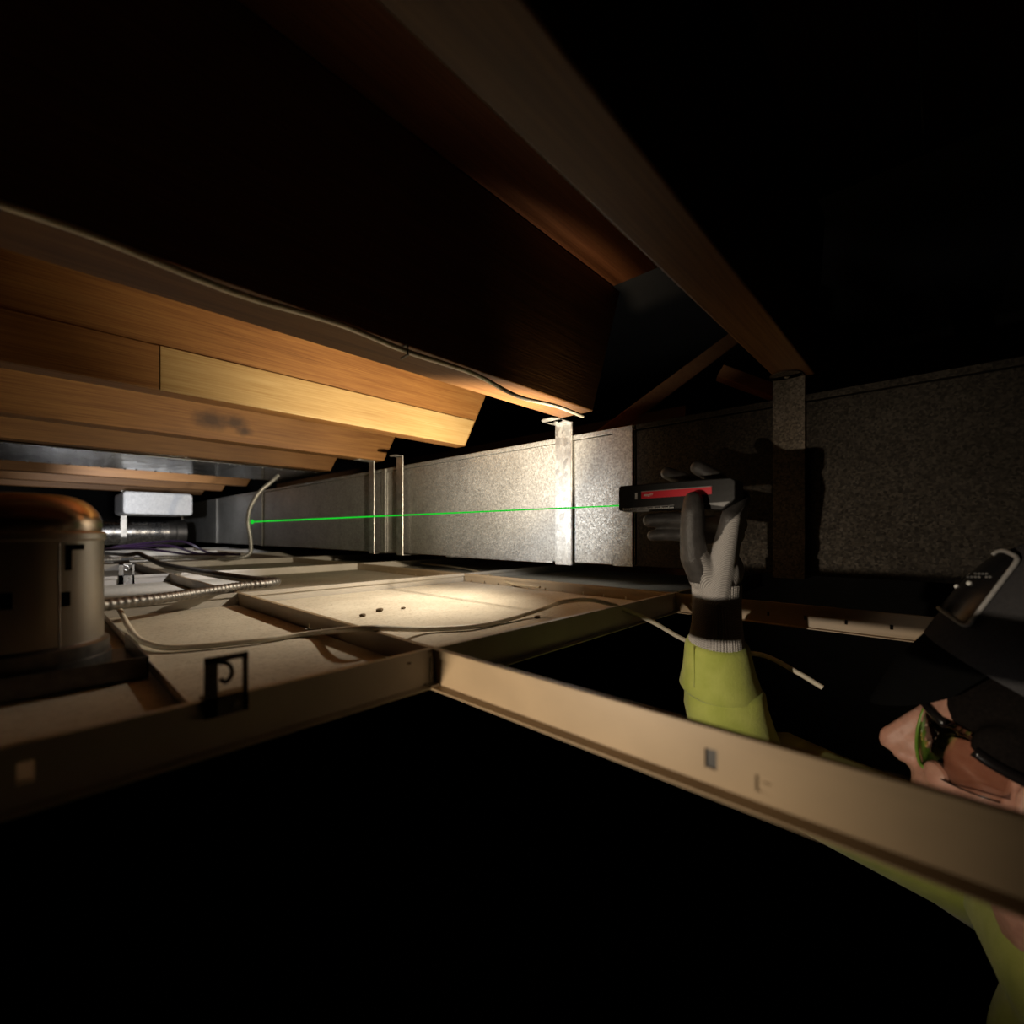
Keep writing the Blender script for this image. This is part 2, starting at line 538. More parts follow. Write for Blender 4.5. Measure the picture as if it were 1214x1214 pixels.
# ================================================================== joists
JZ, JT = 0.265, DZ - 0.002
def joist_prism(y0, y1, xe, slope, x0=-1.6, z0=JZ, z1=JT):
    return MB().prism([(x0, z0), (xe, z0), (xe + slope * (z1 - z0), z1), (x0, z1)], 'Y', y0, y1)
JO = []
def joist(y0, y1, xe, slope, label, mat='joist'):
    t = thing('floor_joist', ((-0.2), (y0 + y1) / 2, JZ), label, 'joist', 'floor joists above the dropped ceiling')
    obj('beam', joist_prism(y0, y1, xe, slope), M[mat], t, bevel=0.0025)
    JO.append(t)
    return t
joist(0.150, 0.205, 0.905, 0.30, 'nearest wooden joist, overhead at top right, ending above the dirty strap', 'joist_shaded')
j2 = joist(0.552, 0.640, 0.850, 0.38, 'thick dark joist with a white cable run along its lower edge', 'joist_shaded')
j3 = joist(1.062, 1.105, 0.925, 0.50, 'brightly lit joist with a pale board nailed along its lower face')
obj('nailer_board', MB().prism([(-1.6, JZ), (0.170, JZ), (0.170, 0.347), (-1.6, 0.347)], 'Y', 1.056, 1.0615), M['joist'], j3, bevel=0.0015)
obj('nailer_board', MB().prism([(0.1704, JZ), (0.916, JZ), (0.957, 0.347), (0.1704, 0.347)], 'Y', 1.054, 1.0615), M['pale_wood'], j3, bevel=0.0015)['label'] = 'pale yellow pine board'
j4 = joist(1.507, 1.565, 0.912, 0.50, 'orange joist with dark knots, its tip resting over a thin bright strap', 'joist_knot')
joist(1.915, 1.968, 0.900, 0.50, 'joist just in front of the shiny sheet metal pan')
lab = ['first joist behind the shiny sheet metal pan', 'second joist behind the shiny sheet metal pan', 'third joist behind the shiny sheet metal pan', 'farthest joist, deep behind the metal pan']
for i, yy in enumerate((2.445, 2.89, 3.35, 3.82)):
    joist(yy, yy + 0.05, 0.87 - 0.005 * i, 0.5, lab[i])

# sheet metal pan closing one joist bay
pan = thing('sheet_metal_pan', (0.2, 2.2, JZ - 0.006), 'shiny flat sheet metal pan nailed under the joists at left', 'sheet metal')
for k, (xa, xb) in enumerate(((-1.5, -0.35), (-0.348, 0.562), (0.564, 0.90))):
    obj('sheet', MB().box((xa, 1.972, JZ - 0.005), (xb, 2.442, JZ - 0.003)), M['pan'], pan)
nm = MB()
for k in range(26):
    for yy in (1.98, 2.434):
        nm.lathe([(0.004, -0.0025), (0.0028, -0.0002), (0.004, 0)], (-0.5 + k * 0.055 + random.uniform(-.012, .012), yy, JZ - 0.0052), 8)
tag(obj('nail_heads', nm, M['zinc'], pan), kind='stuff')
obj('crease', MB().box((0.2, 2.05, JZ - 0.0065), (0.206, 2.41, JZ - 0.005)), M['pan'], pan)

# ================================================================== air duct
DX, DB, DT = 0.90, -0.073, 0.232
duct = thing('air_duct', (DX + 0.25, 1.8, DB), 'large rectangular galvanised air duct running under the joists', 'duct')
ys = [-1.6, -0.62, 0.476, 1.462, 2.72, 3.6, 4.62]
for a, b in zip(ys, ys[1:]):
    dm = M['duct_dirty_shaded'] if b < 0.6 else M['duct']
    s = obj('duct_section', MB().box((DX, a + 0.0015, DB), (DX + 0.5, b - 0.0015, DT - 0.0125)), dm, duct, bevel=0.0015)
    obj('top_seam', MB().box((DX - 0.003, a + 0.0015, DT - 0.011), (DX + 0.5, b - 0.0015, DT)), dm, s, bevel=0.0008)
for yy, wd in ((0.480, 0.050), (1.466, 0.03), (2.724, 0.03), (3.604, 0.03), (-0.616, 0.05)):
    fl = MB().box((DX - 0.005, yy, DB - 0.002), (DX - 0.0005, yy + wd, DT - 0.004))
    fl.box((DX - 0.008, yy, DB - 0.002), (DX - 0.0005, yy + 0.005, DT - 0.002))
    obj('drive_slip', fl, M['duct'], duct, bevel=0.001)
obj('bottom_hem', MB().box((DX - 0.004, 0.70, DB - 0.003), (DX + 0.02, 1.12, DB + 0.001)), M['strap'], duct)
obj('end_cap', MB().box((DX - 0.01, 4.618, DB - 0.01), (DX + 0.5, 4.64, DT)), M['duct'], duct)

def strap(y0, y1, top, off, label, mat, tab=-0.05, lip=True):
    """flat hanger strap standing off the duct's face, tab under the joist, foot under the duct"""
    x = DX - off
    t = thing('hanger_strap', (x, (y0 + y1) / 2, DB - 0.006), label, 'strap')
    m = MB().prism([(x, DB - 0.006), (x + off + 0.05, DB - 0.006), (x + off + 0.05, DB - 0.0045), (x + 0.0015, DB - 0.0045), (x + 0.0015, top - 0.0015), (x + 0.0015, top), (x + tab, top), (x + tab, top - 0.0015), (x, top - 0.0015)][::-1], 'Y', y0, y1)
    obj('band', m, M[mat], t)
    if lip:
        obj('rolled_edge', MB().tube([(x - 0.0005, y0, DB - 0.006), (x - 0.0005, y0, top)], 0.0022, 8), M['strap'], t, smooth=True)
    if tab:
        # rounded tab end with its nail
        n = MB().lathe([(0.5 * (y1 - y0), -0.0015), (0.5 * (y1 - y0), 0.0)], (x + tab, (y0 + y1) / 2, top), 20)
        tb = obj('nailing_tab', n, M[mat], t)
        obj('nail_head', MB().lathe([(0.003, -0.002), (0.005, -0.0005), (0.004, 0)], (x + tab * 0.7, (y0 + y1) / 2, top - 0.0015), 10), M['zinc'], tb)
    return t
strap(1.527, 1.565, JZ - 0.0005, 0.016, 'narrow bright hanger strap under the knotted joist, left of its twin', 'strap')
strap(1.340, 1.378, JZ - 0.003, 0.016, 'narrow bright hanger strap standing free, right of its twin', 'strap', tab=-0.018)
strap(0.640, 0.690, JZ - 0.0005, 0.006, 'broad clean hanger strap under the joist with the cable', 'strap', tab=-0.045)
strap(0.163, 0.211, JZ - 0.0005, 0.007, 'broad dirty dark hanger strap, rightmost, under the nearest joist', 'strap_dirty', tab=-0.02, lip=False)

# timber behind the duct
tag(obj('ledger_beam', MB().box((2.2, 0.9, -0.3), (2.26, 6.2, 0.62)), M['brace'], bevel=0.003), 'dim reddish timber beam standing behind the duct, left of the braces', 'beam')
def stick(name, a, b, wd, dp, label):
    a, b = Vector(a), Vector(b)
    d = (b - a).normalized()
    s = d.cross(Vector((SN, CS, 0))).normalized() * wd / 2
    n = d.cross(s).normalized() * dp / 2
    vs = [p + i * s + j * n for p in (a, b) for i, j in ((-1, -1), (1, -1), (1, 1), (-1, 1))]
    return tag(obj(name, MB().add(vs, [(0, 1, 2, 3), (7, 6, 5, 4), (0, 4, 5, 1), (1, 5, 6, 2), (2, 6, 7, 3), (3, 7, 4, 0)]), M['brace'], bevel=0.002), label, 'brace')
stick('diagonal_brace', Vector((1.16, 0.76, 0.262)), atD(905, 375, 1.62), 0.045, 0.04, 'reddish wooden brace slanting up to the right behind the duct')
stick('cross_brace', atD(853, 442, 1.60), atD(940, 474, 1.52), 0.045, 0.04, 'short wooden brace sloping down to the right behind the dirty strap')

# cable stapled along the second joist
pts = [atY(px, py + 2.5, 0.543) for px, py in ((-160, 186), (-70, 216), (20, 246), (120, 281), (280, 345), (400, 381), (482, 414), (560, 440), (600, 461), (622, 470), (660, 479), (691, 491))]
cb = obj('joist_cable', MB().tube(smooth_path(pts, 8), 0.0036, 10), M['white_cable'], smooth=True)
tag(cb, 'white cable stapled along the lower edge of the thick dark joist', 'cable')
sp = atY(482, 416, 0.543)
st = MB().tube([sp + Vector((-.001, 0.012, 0.008)), sp + Vector((-.001, -0.005, 0.007)), sp + Vector((-.001, -0.005, -0.007)), sp + Vector((-.001, 0.012, -0.008))], 0.0018, 6)
obj('staple', st, M['dark_clip'], cb)

# ================================================================== dropped ceiling grid
GT, GB = -0.116, -0.152
TX = [-0.33, 0.28, 0.85, 1.44]
TY = [-0.24, 0.37, 0.98, 1.585, 2.19, 2.80, 3.41, 4.02]
def tee_mesh(axis, c, a, b, slots=()):
    """inverted T along an axis; slots: (s0, s1, z0, z1) holes through the web"""
    m = MB()
    def bx(u0, u1, z0, z1, s0, s1):
        if axis == 'X': m.box((s0, c + u0, z0), (s1, c + u1, z1))
        else: m.box((c + u0, s0, z0), (c + u1, s1, z1))
    bx(-0.0032, 0.0032, GT - 0.0075, GT, a, b)            # bulb
    bx(-0.012, 0.012, GB, GB + 0.0012, a, b)              # flange
    z0, z1 = GB + 0.0012, GT - 0.0075
    cur = a
    for (s0, s1, h0, h1) in sorted(slots):
        bx(-0.0008, 0.0008, z0, z1, cur, s0)
        bx(-0.0008, 0.0008, z0, h0, s0, s1)
        bx(-0.0008, 0.0008, h1, z1, s0, s1)
        cur = s1
    bx(-0.0008, 0.0008, z0, z1, cur, b)
    return m
def slotrow(a, b, step, skip=()):
    out = []
    s = a + step / 2
    while s < b - 0.02:
        out.append((s, s + 0.004, GB + 0.012, GB + 0.019))
        s += step
    return out
G = 'ceiling grid members'
def tee(axis, c, a, b, label, slots=(), mat='tee'):
    o = obj('ceiling_tee', tee_mesh(axis, c, a, b, slots), M[mat])
    tag(o, label, 'ceiling grid', G)
    return o
tee('Y', TX[0], -1.5, 4.3, 'ceiling grid runner at far left, beyond the round can light')
fg = tee('Y', TX[1], -1.5, 4.3, 'long tan ceiling grid runner crossing the foreground to the lower right',
         slots=[(0.0665, 0.0745, -0.1445, -0.1355), (0.0955, 0.1025, -0.141, -0.1295), (-0.3, -0.29, -0.141, -0.13)] + [(s, s + .004, GB + .014, GB + .02) for s in (0.62, 0.66, 1.22, 1.28, 1.85)], mat='tee_warm_lit')
obj('slot_tongue', MB().box((0.2796, 0.0665, -0.1445), (0.2806, 0.0715, -0.139)), M['tee_warm_lit'], fg)
obj('slot_backing', MB().box((0.2810, 0.094, -0.1425), (0.2822, 0.104, -0.1285)), M['slot_shade'], fg)  # dark plate added behind the slot to stand for its shade
obj('slot_backing', MB().box((0.2810, 0.0655, -0.1455), (0.2822, 0.0755, -0.1345)), M['tee_warm_lit'], fg)
tee('Y', TX[2], -1.5, 4.3, 'tan ceiling grid runner with small holes, running in the dark below the duct', slots=slotrow(0.02, 1.6, 0.053), mat='tee_warm_lit')
rows = ['nearest row of the ceiling grid, at the open bays', 'black foreground cross tee', 'second cross tee', 'third cross tee', 'fourth cross tee', 'fifth cross tee', 'sixth cross tee', 'last cross tee']
names = {
    (0, 0): 'cross tee out of the light at lower left, nearest the camera', (0, 1): 'cross tee behind the person in the open bay', (0, 2): 'cross tee under the duct beside the person',
    (1, 0): 'dark foreground cross tee at lower left, carrying the dark bracket', (1, 1): 'dark-faced cross tee edging the open bay below the white cable', (1, 2): 'cross tee under the duct behind the raised arm',
    (2, 0): 'cross tee lying under the thick flexible conduit, right of the can light', (2, 1): 'lavender-lit cross tee beyond the bright speckled tile', (2, 2): 'cross tee under the duct beyond the clean strap',
    (3, 0): 'cross tee with the small white bracket, left of the runner', (3, 1): 'cross tee beyond the middle tile, right of the runner', (3, 2): 'cross tee under the duct below the two narrow straps',
    (4, 0): 'cross tee lying under the thin conduit, left of the runner', (4, 1): 'cross tee at the foot of the thin rising conduit', (4, 2): 'cross tee under the duct behind the thin conduit',
    (5, 0): 'far cross tee beside the purple cables, left of the runner', (5, 1): 'far cross tee beyond the thin rising conduit', (5, 2): 'far cross tee under the duct',
    (6, 0): 'far cross tee in front of the white duct boot, left of the runner', (6, 1): 'far cross tee below the white duct boot', (6, 2): 'far cross tee under the duct beside the boot',
    (7, 0): 'last cross tee below the round pipe, left of the runner', (7, 1): 'last cross tee below the end of the round pipe', (7, 2): 'last cross tee under the end of the duct'}
for r, yy in enumerate(TY):
    for c in range(3):
        sl = []
        a, b = TX[c] + 0.0016, TX[c + 1] - 0.0016
        if (r, c) == (1, 0): sl = [(-0.0035, 0.0035, -0.139, -0.127), (0.2482, 0.2528, -0.1268, -0.1238)]
        o = tee('X', yy, a, b, names[(r, c)], slots=sl)
        if r in (1, 2, 3):
            # bent end tab locking the cross tee into the runner
            e = MB().box((b - 0.004, yy - 0.0035, GB + 0.004), (b - 0.0003, yy - 0.0008, GT - 0.008))
            e.box((b - 0.010, yy - 0.012, GB + 0.0012), (b - 0.0005, yy - 0.001, GB + 0.003))
            obj('end_tab', e, M['zinc'], o)

TZ = -0.1385
tl = {
    (1, 0): 'beige ceiling tile around the round can light', (1, 1): 'bright beige ceiling tile with dark crumbs, behind the white cable',
    (2, 0): 'beige ceiling tile beyond the thick conduit, left of the runner', (2, 1): 'beige ceiling tile in the middle, beyond the lavender cross tee',
    (3, 0): 'ceiling tile behind the small white bracket', (3, 1): 'pale ceiling tile before the thin rising conduit', (4, 0): 'far ceiling tile under the thin conduit and purple cables',
    (4, 1): 'far ceiling tile behind the thin rising conduit', (5, 0): 'far ceiling tile at left, behind the purple cables', (5, 1): 'far ceiling tile below the white duct boot',
    (6, 0): 'farthest ceiling tile at left, below the round pipe', (6, 1): 'farthest ceiling tile at right, below the round pipe',
    (1, 2): 'ceiling tile in the dark under the duct, beside the gloved hand', (2, 2): 'ceiling tile in the dark under the duct, beyond the clean strap', (3, 2): 'ceiling tile in the dark under the duct, below the narrow straps'}
for (r, c), lb in tl.items():
    a, b, y0, y1 = TX[c] + 0.003, TX[c + 1] - 0.003, TY[r] + 0.003, TY[r + 1] - 0.003
    tag(obj('ceiling_tile', MB().box((a, y0, GB + 0.0013), (b, y1, TZ)), M['tile'], bevel=0.0015), lb, 'ceiling tile', 'ceiling tiles lying in the grid')
for i, (px, py, s) in enumerate(((430, 731, 0.0042), (450, 725, 0.005), (478, 722, 0.003), (637, 733, 0.004))):
    p = atZ(px, py, TZ)
    b = MB().ball(p + Vector((0, 0, s * 0.5)), (s * 1.5, s, s * 0.7), 8, 5)
    b.v = [v + Vector((noise.noise(v * 300) * s * .5, noise.noise(v * 310) * s * .5, max(0, noise.noise(v * 290)) * s * .3)) for v in b.v]
    tag(obj('plaster_crumb', b, M['crumb'], smooth=True), ['dark crumb on the bright tile, leftmost of four', 'largest dark crumb on the bright tile, second from left', 'small crumb on the bright tile, third from left', 'dark crumb at right on the bright tile, under the white cable'][i], 'crumb', 'crumbs on the bright tile')

# sheet metal brackets gripping the tees
def bracket(x0, x1, yy, z0, z1, mat, label):
    t = thing('bar_hanger_clip', ((x0 + x1) / 2, yy, GT), label, 'bracket')
    wdt = x1 - x0
    m = MB()
    m.box((x0, yy - 0.006, z0), (x0 + wdt * 0.30, yy - 0.0045, z1))
    m.box((x1 - wdt * 0.13, yy - 0.006, z0), (x1, yy - 0.0045, z1))
    m.box((x0, yy - 0.006, z1 - 0.004), (x1, yy - 0.0045, z1))
    m.box((x0, yy - 0.006, z0), (x1, yy - 0.0045, GT + 0.002))
    m.box((x0, yy - 0.006, GT + 0.0005), (x1, yy + 0.006, GT + 0.002))
    m.box((x0, yy + 0.0045, GB + 0.018), (x1, yy + 0.006, GT + 0.002))
    obj('plate', m, mat, t)
    h = [(x0 + wdt * .30, yy - .0055, z1 - .004), (x0 + wdt * .55, yy - .0055, z1 - .007), (x0 + wdt * .62, yy - .0055, z1 - .014), (x0 + wdt * .48, yy - .0055, z1 - .019), (x0 + wdt * .36, yy - .0055, z1 - .016)]
    obj('hook', MB().tube(smooth_path(h, 5), 0.0016, 8), mat, t, smooth=True)
    obj('screw', MB().tube([(x0 + wdt * .7, yy - .0075, GT - .006), (x0 + wdt * .7, yy - .0045, GT - .006)], [.0022, .003], 10), M['zinc'], t)
    return t
bracket(0.083, 0.110, 0.37, GT - 0.012, -0.086, M['dark_clip'], 'dark sheet metal bracket with a hook, on the black foreground cross tee')  # dark steel stands for the bracket's backlit side
bracket(0.168, 0.200, 1.585, GT - 0.03, -0.083, M['strap'], 'small white-lit bracket on the third cross tee, right of the can light')

# ================================================================== recessed can light
cx, cy, r = 0.0, 0.615, 0.054
can = thing('can_light', (cx, cy, TZ), 'round silver recessed can light with a shiny domed top, at left', 'light fixture')
body = obj('can_body', MB().lathe([(r, -0.104), (r, -0.008), (r + 0.002, -0.006), (r + 0.002, -0.001), (r, 0.001)], (cx, cy, 0), 64), M['can'], can, smooth=True)
dome = [(r - 0.0015, 0.001), (r - 0.001, 0.006)]
for k in range(1, 9):
    a = k / 8 * math.pi / 2
    dome.append((r - 0.001 - 0.030 * (1 - math.cos(a)), 0.006 + 0.029 * math.sin(a)))
dome.append((0.004, 0.0362))
obj('dome_cap', MB().lathe(dome, (cx, cy, 0), 64), M['can_dome'], can, smooth=True)
def on_can(ang, z, rr=r): return Vector((cx + rr * math.cos(ang), cy + rr * math.sin(ang), z))
def can_slot(a0, a1, z0, z1):
    m = MB()
    n = 5
    vs = []
    for i in range(n + 1):
        a = a0 + (a1 - a0) * i / n
        for z in (z0, z1):
            for rr in (r - 0.002, r + 0.0004): vs.append(on_can(a, z, rr))
    fs = []
    for i in range(n):
        o = i * 4
        fs += [(o + 1, o + 5, o + 7, o + 3), (o, o + 2, o + 6, o + 4), (o + 2, o + 3, o + 7, o + 6), (o, o + 4, o + 5, o + 1)]
    fs += [(0, 1, 3, 2), (n * 4, n * 4 + 2, n * 4 + 3, n * 4 + 1)]
    return m.add(vs, fs)
def can_angle(px):
    # angle on the drum that shows at column px
    best = min((abs((lambda q: 607 + FOC * (q.x * CS - q.y * SN) / (q.x * SN + q.y * CS))(on_can(math.radians(d), 0)) - px), d) for d in range(-150, 20))
    return math.radians(best[1])
a83 = can_angle(81)
obj('slot', can_slot(a83 - 0.045, a83 + 0.045, -0.034, -0.012), M['black'], body)
obj('slot', can_slot(a83 - 0.045, a83 + 0.24, -0.016, -0.011), M['black'], body)
a79 = can_angle(78)
obj('slot', can_slot(a79 - 0.06, a79 + 0.06, -0.066, -0.053), M['black'], body)
a8 = can_angle(7)
obj('slot', can_slot(a8 - 0.07, a8 + 0.07, -0.064, -0.050), M['black'], body)
seam_a = can_angle(70)
obj('seam', MB().tube([on_can(seam_a, -0.104, r), on_can(seam_a, -0.01, r)], 0.0007, 6), M['can'], can)
obj('collar', MB().lathe([(r + 0.004, -0.116), (r + 0.0045, -0.104), (r + 0.0005, -0.102), (r, -0.101)], (cx, cy, 0), 48), M['dark_clip'], can, smooth=True)
fr = MB().box((-0.10, 0.548, -0.1365), (0.080, 0.69, -0.134))
fr.box((-0.10, 0.548, -0.134), (0.080, 0.5495, -0.118)).box((0.0785, 0.548, -0.134), (0.080, 0.69, -0.118))
fr.lathe([(r + 0.006, -0.134), (r + 0.006, -0.116)], (cx, cy, 0), 40)
obj('mounting_frame', fr, M['dark_clip'], can)
for xx in (0.083, -0.104):
    b = MB().box((xx, 0.376, -0.137), (xx + 0.006, 0.974, -0.1355)).box((xx, 0.376, -0.137), (xx + 0.0012, 0.974, -0.127))
    obj('bar_hanger', b, M['zinc'], can)
kp = atD(4, 598, 0.37)
kn = Vector((-0.052, 0.575, 0.018))
obj('conduit_connector', MB().tube([kn + Vector((0.03, 0.025, 0.0)), kn + Vector((0.012, 0.012, 0)), kn, kn + Vector((-0.002, -0.002, 0)), kn + Vector((-0.012, -0.010, 0))], [0.007, 0.007, 0.0085, 0.0105, 0.0105], 12), M['zinc'], can, smooth=True)

# ================================================================== flexible conduits
def flex(pts, rad, pitch, name, label, mat='conduit'):
    path = smooth_path(pts, 14)
    fine = resample(path, pitch / 4)
    prof = (0.82, 0.95, 1.0, 0.95)
    m = MB().tube(fine, [rad * prof[i % 4] for i in range(len(fine))], 14)
    return tag(obj(name, m, M[mat], smooth='all'), label, 'conduit')
ZT = GT + 0.0095
thick = [(0.045, 0.872, ZT)] + [tuple(atZ(px, py, ZT)) for px, py in ((137, 716), (170, 712), (200, 708), (240, 702), (285, 695))] + \
        [(0.345, 1.015, ZT), (0.372, 1.05, ZT), (0.352, 1.10, ZT), (0.318, 1.24, ZT + .004), (0.305, 1.5, ZT + .004), (0.302, 1.83, ZT + .003), (0.311, 2.2, ZT + .014), (0.313, 2.38, ZT + .020), (0.308, 2.55, ZT + .010), (0.30, 2.9, ZT), (0.2, 3.5, ZT)]
flex(thick, 0.0088, 0.0095, 'flexible_conduit', 'thick grey flexible conduit looping over the grid beside the can light')
thin = [(0.05, 2.36, ZT), (0.241, 2.34, ZT), (0.42, 2.38, ZT), (0.52, 2.28, ZT), (0.556, 2.15, ZT - .001), (0.585, 2.07, ZT + .002)] + \
       [tuple(atY(px, py, 2.05)) for px, py in ((296, 656), (297, 640), (294, 620), (296, 604), (303, 590), (312, 579), (322, 571))] + [(0.74, 2.06, 0.246)]
flex(thin, 0.0085, 0.0095, 'flexible_conduit', 'thin grey flexible conduit rising to the joists where the laser lands', 'conduit_lit')

# cables on the tiles
wz = TZ + 0.0045
wp = [(0.102, 0.955, wz + .012)] + [(0.098, 0.82, wz + .002), (0.097, 0.74, wz), (0.100, 0.68, wz + .002)] + \
     [tuple(atZ(px, py, wz)) for px, py in ((210, 768), (300, 760), (370, 751))] + [tuple(atZ(px, py, z)) for px, py, z in ((432, 745, -0.111), (500, 746, wz + .002), (560, 743, wz), (600, 735, wz), (640, 723, wz + .006))] + \
     [tuple(atX(px, py, x)) for px, py, x in ((665, 714, 0.575), (690, 711, 0.60), (710, 713, 0.615), (740, 722, 0.655), (775, 738, 0.70), (815, 760, 0.735), (860, 772, 0.75), (905, 777, 0.765), (945, 797, 0.77), (975, 815, 0.775))]
tag(obj('loose_cable', MB().tube(smooth_path(wp, 8), 0.0036, 10), M['white_cable'], smooth=True), 'loose white cable wandering over the tiles and arching into the open bay', 'cable')
tp = [tuple(atZ(px, py, -0.128)) for px, py in ((500, 668), (550, 674), (580, 682), (607, 692), (640, 696))]
tag(obj('thin_cable', MB().tube(smooth_path(tp, 8), 0.003, 8), M['tan_cable'], smooth=True), 'thin tan cable lying in the dark below the duct', 'cable')
for i, (dx, dy, lb) in enumerate(((0, 0, 'purple data cable on the far tiles, nearest of three'), (0.05, 0.1, 'purple data cable on the far tiles, middle of three'), (0.12, 0.22, 'purple data cable on the far tiles, farthest of three'))):
    q = [(-0.02 + dx, 2.66 + dy, -0.108), (0.12 + dx, 2.60 + dy, -0.085), (0.312, 2.60 + dy * .8, -0.072 + .004 * i), (0.44 + dx, 2.70 + dy, -0.088 + .02 * i), (0.55 + dx, 2.66 + dy, -0.108), (0.72, 2.5 + dy, -0.109)]
    tag(obj('data_cable', MB().tube(smooth_path(q, 8), 0.006, 8), M['purple'], smooth=True), lb, 'cable', 'purple data cables')

# ================================================================== far sheet metal
bt = thing('duct_boot', (0.55, 3.45, 0.10), 'bright white-lit sheet metal duct box hanging far back under the joists', 'duct')
def rrect(x0, x1, z0, z1, rd, n=5):
    out = []
    for cxx, czz, a0 in ((x1 - rd, z1 - rd, 0), (x0 + rd, z1 - rd, 90), (x0 + rd, z0 + rd, 180), (x1 - rd, z0 + rd, 270)):
        for k in range(n + 1):
            a = math.radians(a0 + 90 * k / n)
            out.append((cxx + rd * math.cos(a), czz + rd * math.sin(a)))
    return out
obj('box_body', MB().prism(rrect(0.380, 0.712, 0.105, 0.236, 0.018), 'Y', 3.40, 3.75), M['boot'], bt, bevel=0.002)
rim = [Vector((x, 3.399, z)) for x, z in rrect(0.384, 0.708, 0.109, 0.232, 0.016)]
obj('folded_rim', MB().tube(rim + [rim[0]], 0.0035, 6, False), M['boot'], bt, smooth=True)
obj('neck', MB().box((0.47, 3.75, 0.115), (0.70, 4.0, 0.23)), M['pipe'], bt)
rp = thing('round_pipe', (0.2, 3.85, -0.08), 'round galvanised pipe running below the white-lit duct box', 'pipe')
pm = MB()
xs = [-1.2 + i * 0.02 for i in range(94)]
pm.tube([(x, 3.85, 0.0) for x in xs], [0.078 + (0.0012 if i % 3 == 0 else 0) for i in range(len(xs))], 24)
obj('pipe_wall', pm, M['pipe'], rp, smooth=True)
obj('pipe_collar', MB().tube([(0.66, 3.85, 0), (0.70, 3.85, 0), (0.705, 3.85, 0), (0.76, 3.85, 0)], [0.081, 0.081, 0.086, 0.086], 24), M['dark_clip'], rp, smooth=True)
hb = [(0.425, 3.85 + 0.081 * math.cos(a), 0.081 * math.sin(a)) for a in [math.radians(-160 + 16 * k) for k in range(16)]]
hm = MB()
for (x, yy, z), (x2, y2, z2) in zip(hb, hb[1:]):
    hm.add([(x - .014, yy, z), (x + .014, yy, z), (x2 + .014, y2, z2), (x2 - .014, y2, z2)], [(0, 1, 2, 3)])
hm.box((0.411, 3.765, -0.03), (0.439, 3.7665, 0.264))
obj('pipe_band', hm, M['strap'], rp)

# ================================================================== laser tool in the hand
tool = thing('laser_measure', (0.6375, 0.273, 0.033), 'slim black laser measuring tool with a red stripe, held in the gloved hand', 'tool')
TX0, TX1, TA, TB_, TZ0, TZ1 = 0.620, 0.654, 0.189, 0.357, 0.0325, 0.0705
pl = [(TB_, TZ0 + .003), (TB_ - .002, TZ0), (0.252, TZ0), (0.236, TZ0 - 0.001), (0.206, TZ0 - 0.004), (0.193, TZ0 + 0.006), (TA, TZ0 + 0.010), (TA, TZ1 - 0.004), (0.195, TZ1), (0.226, TZ1 + 0.0005), (TB_ - .003, TZ1), (TB_, TZ1 - .003)]
obj('housing', MB().prism(pl, 'X', TX0, TX1), M['tool'], tool, bevel=0.0016)
def onface(px, py): return atX(px, py, TX0 - 0.0006)
def facepatch(name, quad, mat, th=0.0009, parent=None):
    ps = [atX(px, py, TX0) for px, py in quad]
    vs = [p + Vector((0.0006, 0, 0)) for p in ps] + [p + Vector((-th, 0, 0)) for p in ps]
    return obj(name, MB().add(vs, [(0, 1, 2, 3), (7, 6, 5, 4), (0, 4, 5, 1), (1, 5, 6, 2), (2, 6, 7, 3), (3, 7, 4, 0)]), mat, parent or tool)
stripe = facepatch('red_stripe', ((760.5, 583.5), (844, 577.0), (844, 585.8), (760.5, 591.3)), M['red'])
facepatch('stripe_border', ((760.5, 582.6), (844, 576.1), (844, 577.0), (760.5, 583.5)), M['tool_gray'], 0.001)
facepatch('marker', ((753.3, 584.5), (755.8, 584.3), (755.8, 591.8), (753.3, 592.0)), M['white_print'])
facepatch('lower_facet', ((828, 597.2), (866, 594.5), (858, 600.5), (842, 598.2)), M['tool_gray'], 0.0012)
facepatch('scale_strip', ((738, 603.8), (799.5, 599.3), (799.5, 602.8), (738, 605.6)), M['tool'], 0.0011)
tk = MB()
for i in range(34):
    x = 739 + i * 1.78
    yb = 605.2 - (x - 738) * 0.045
    h = 2.6 if i % 5 == 0 else 1.5
    ps = [atX(px, py, TX0 - 0.0012) for px, py in ((x, yb - h), (x + .8, yb - h), (x + .8, yb), (x, yb))]
    tk.add(ps + [p + Vector((-.0003, 0, 0)) for p in ps], [(0, 1, 2, 3), (7, 6, 5, 4), (0, 4, 5, 1), (1, 5, 6, 2), (2, 6, 7, 3), (3, 7, 4, 0)])
tag(obj('scale_ticks', tk, M['white_print'], tool), kind='stuff')
facepatch('scale_edge', ((738, 605.8), (771, 604.2), (769, 606.4), (741, 607.4)), M['tool_gray'], 0.0011)
facepatch('scale_border', ((738, 603.0), (799.5, 598.6), (799.5, 599.3), (738, 603.8)), M['tool_gray'], 0.0012)
def text(body, size, loc, rot, mat, parent, shear=0.0, name='lettering', ext=0.0002):
    c = bpy.data.curves.new(name, 'FONT')
    c.body = body
    c.size = size
    c.shear = shear
    c.extrude = ext
    c.align_x, c.align_y = 'CENTER', 'CENTER'
    c.offset = size * 0.012
    c.materials.append(mat)
    t = bpy.data.objects.new('tmp', c)
    COL.objects.link(t)
    bpy.context.view_layer.update()
    me = bpy.data.meshes.new_from_object(t.evaluated_get(bpy.context.evaluated_depsgraph_get()))
    bpy.data.objects.remove(t)
    o = link(name, me, None, parent)
    o.location = Vector(loc) - world_loc(parent)
    o.rotation_euler = rot
    return o
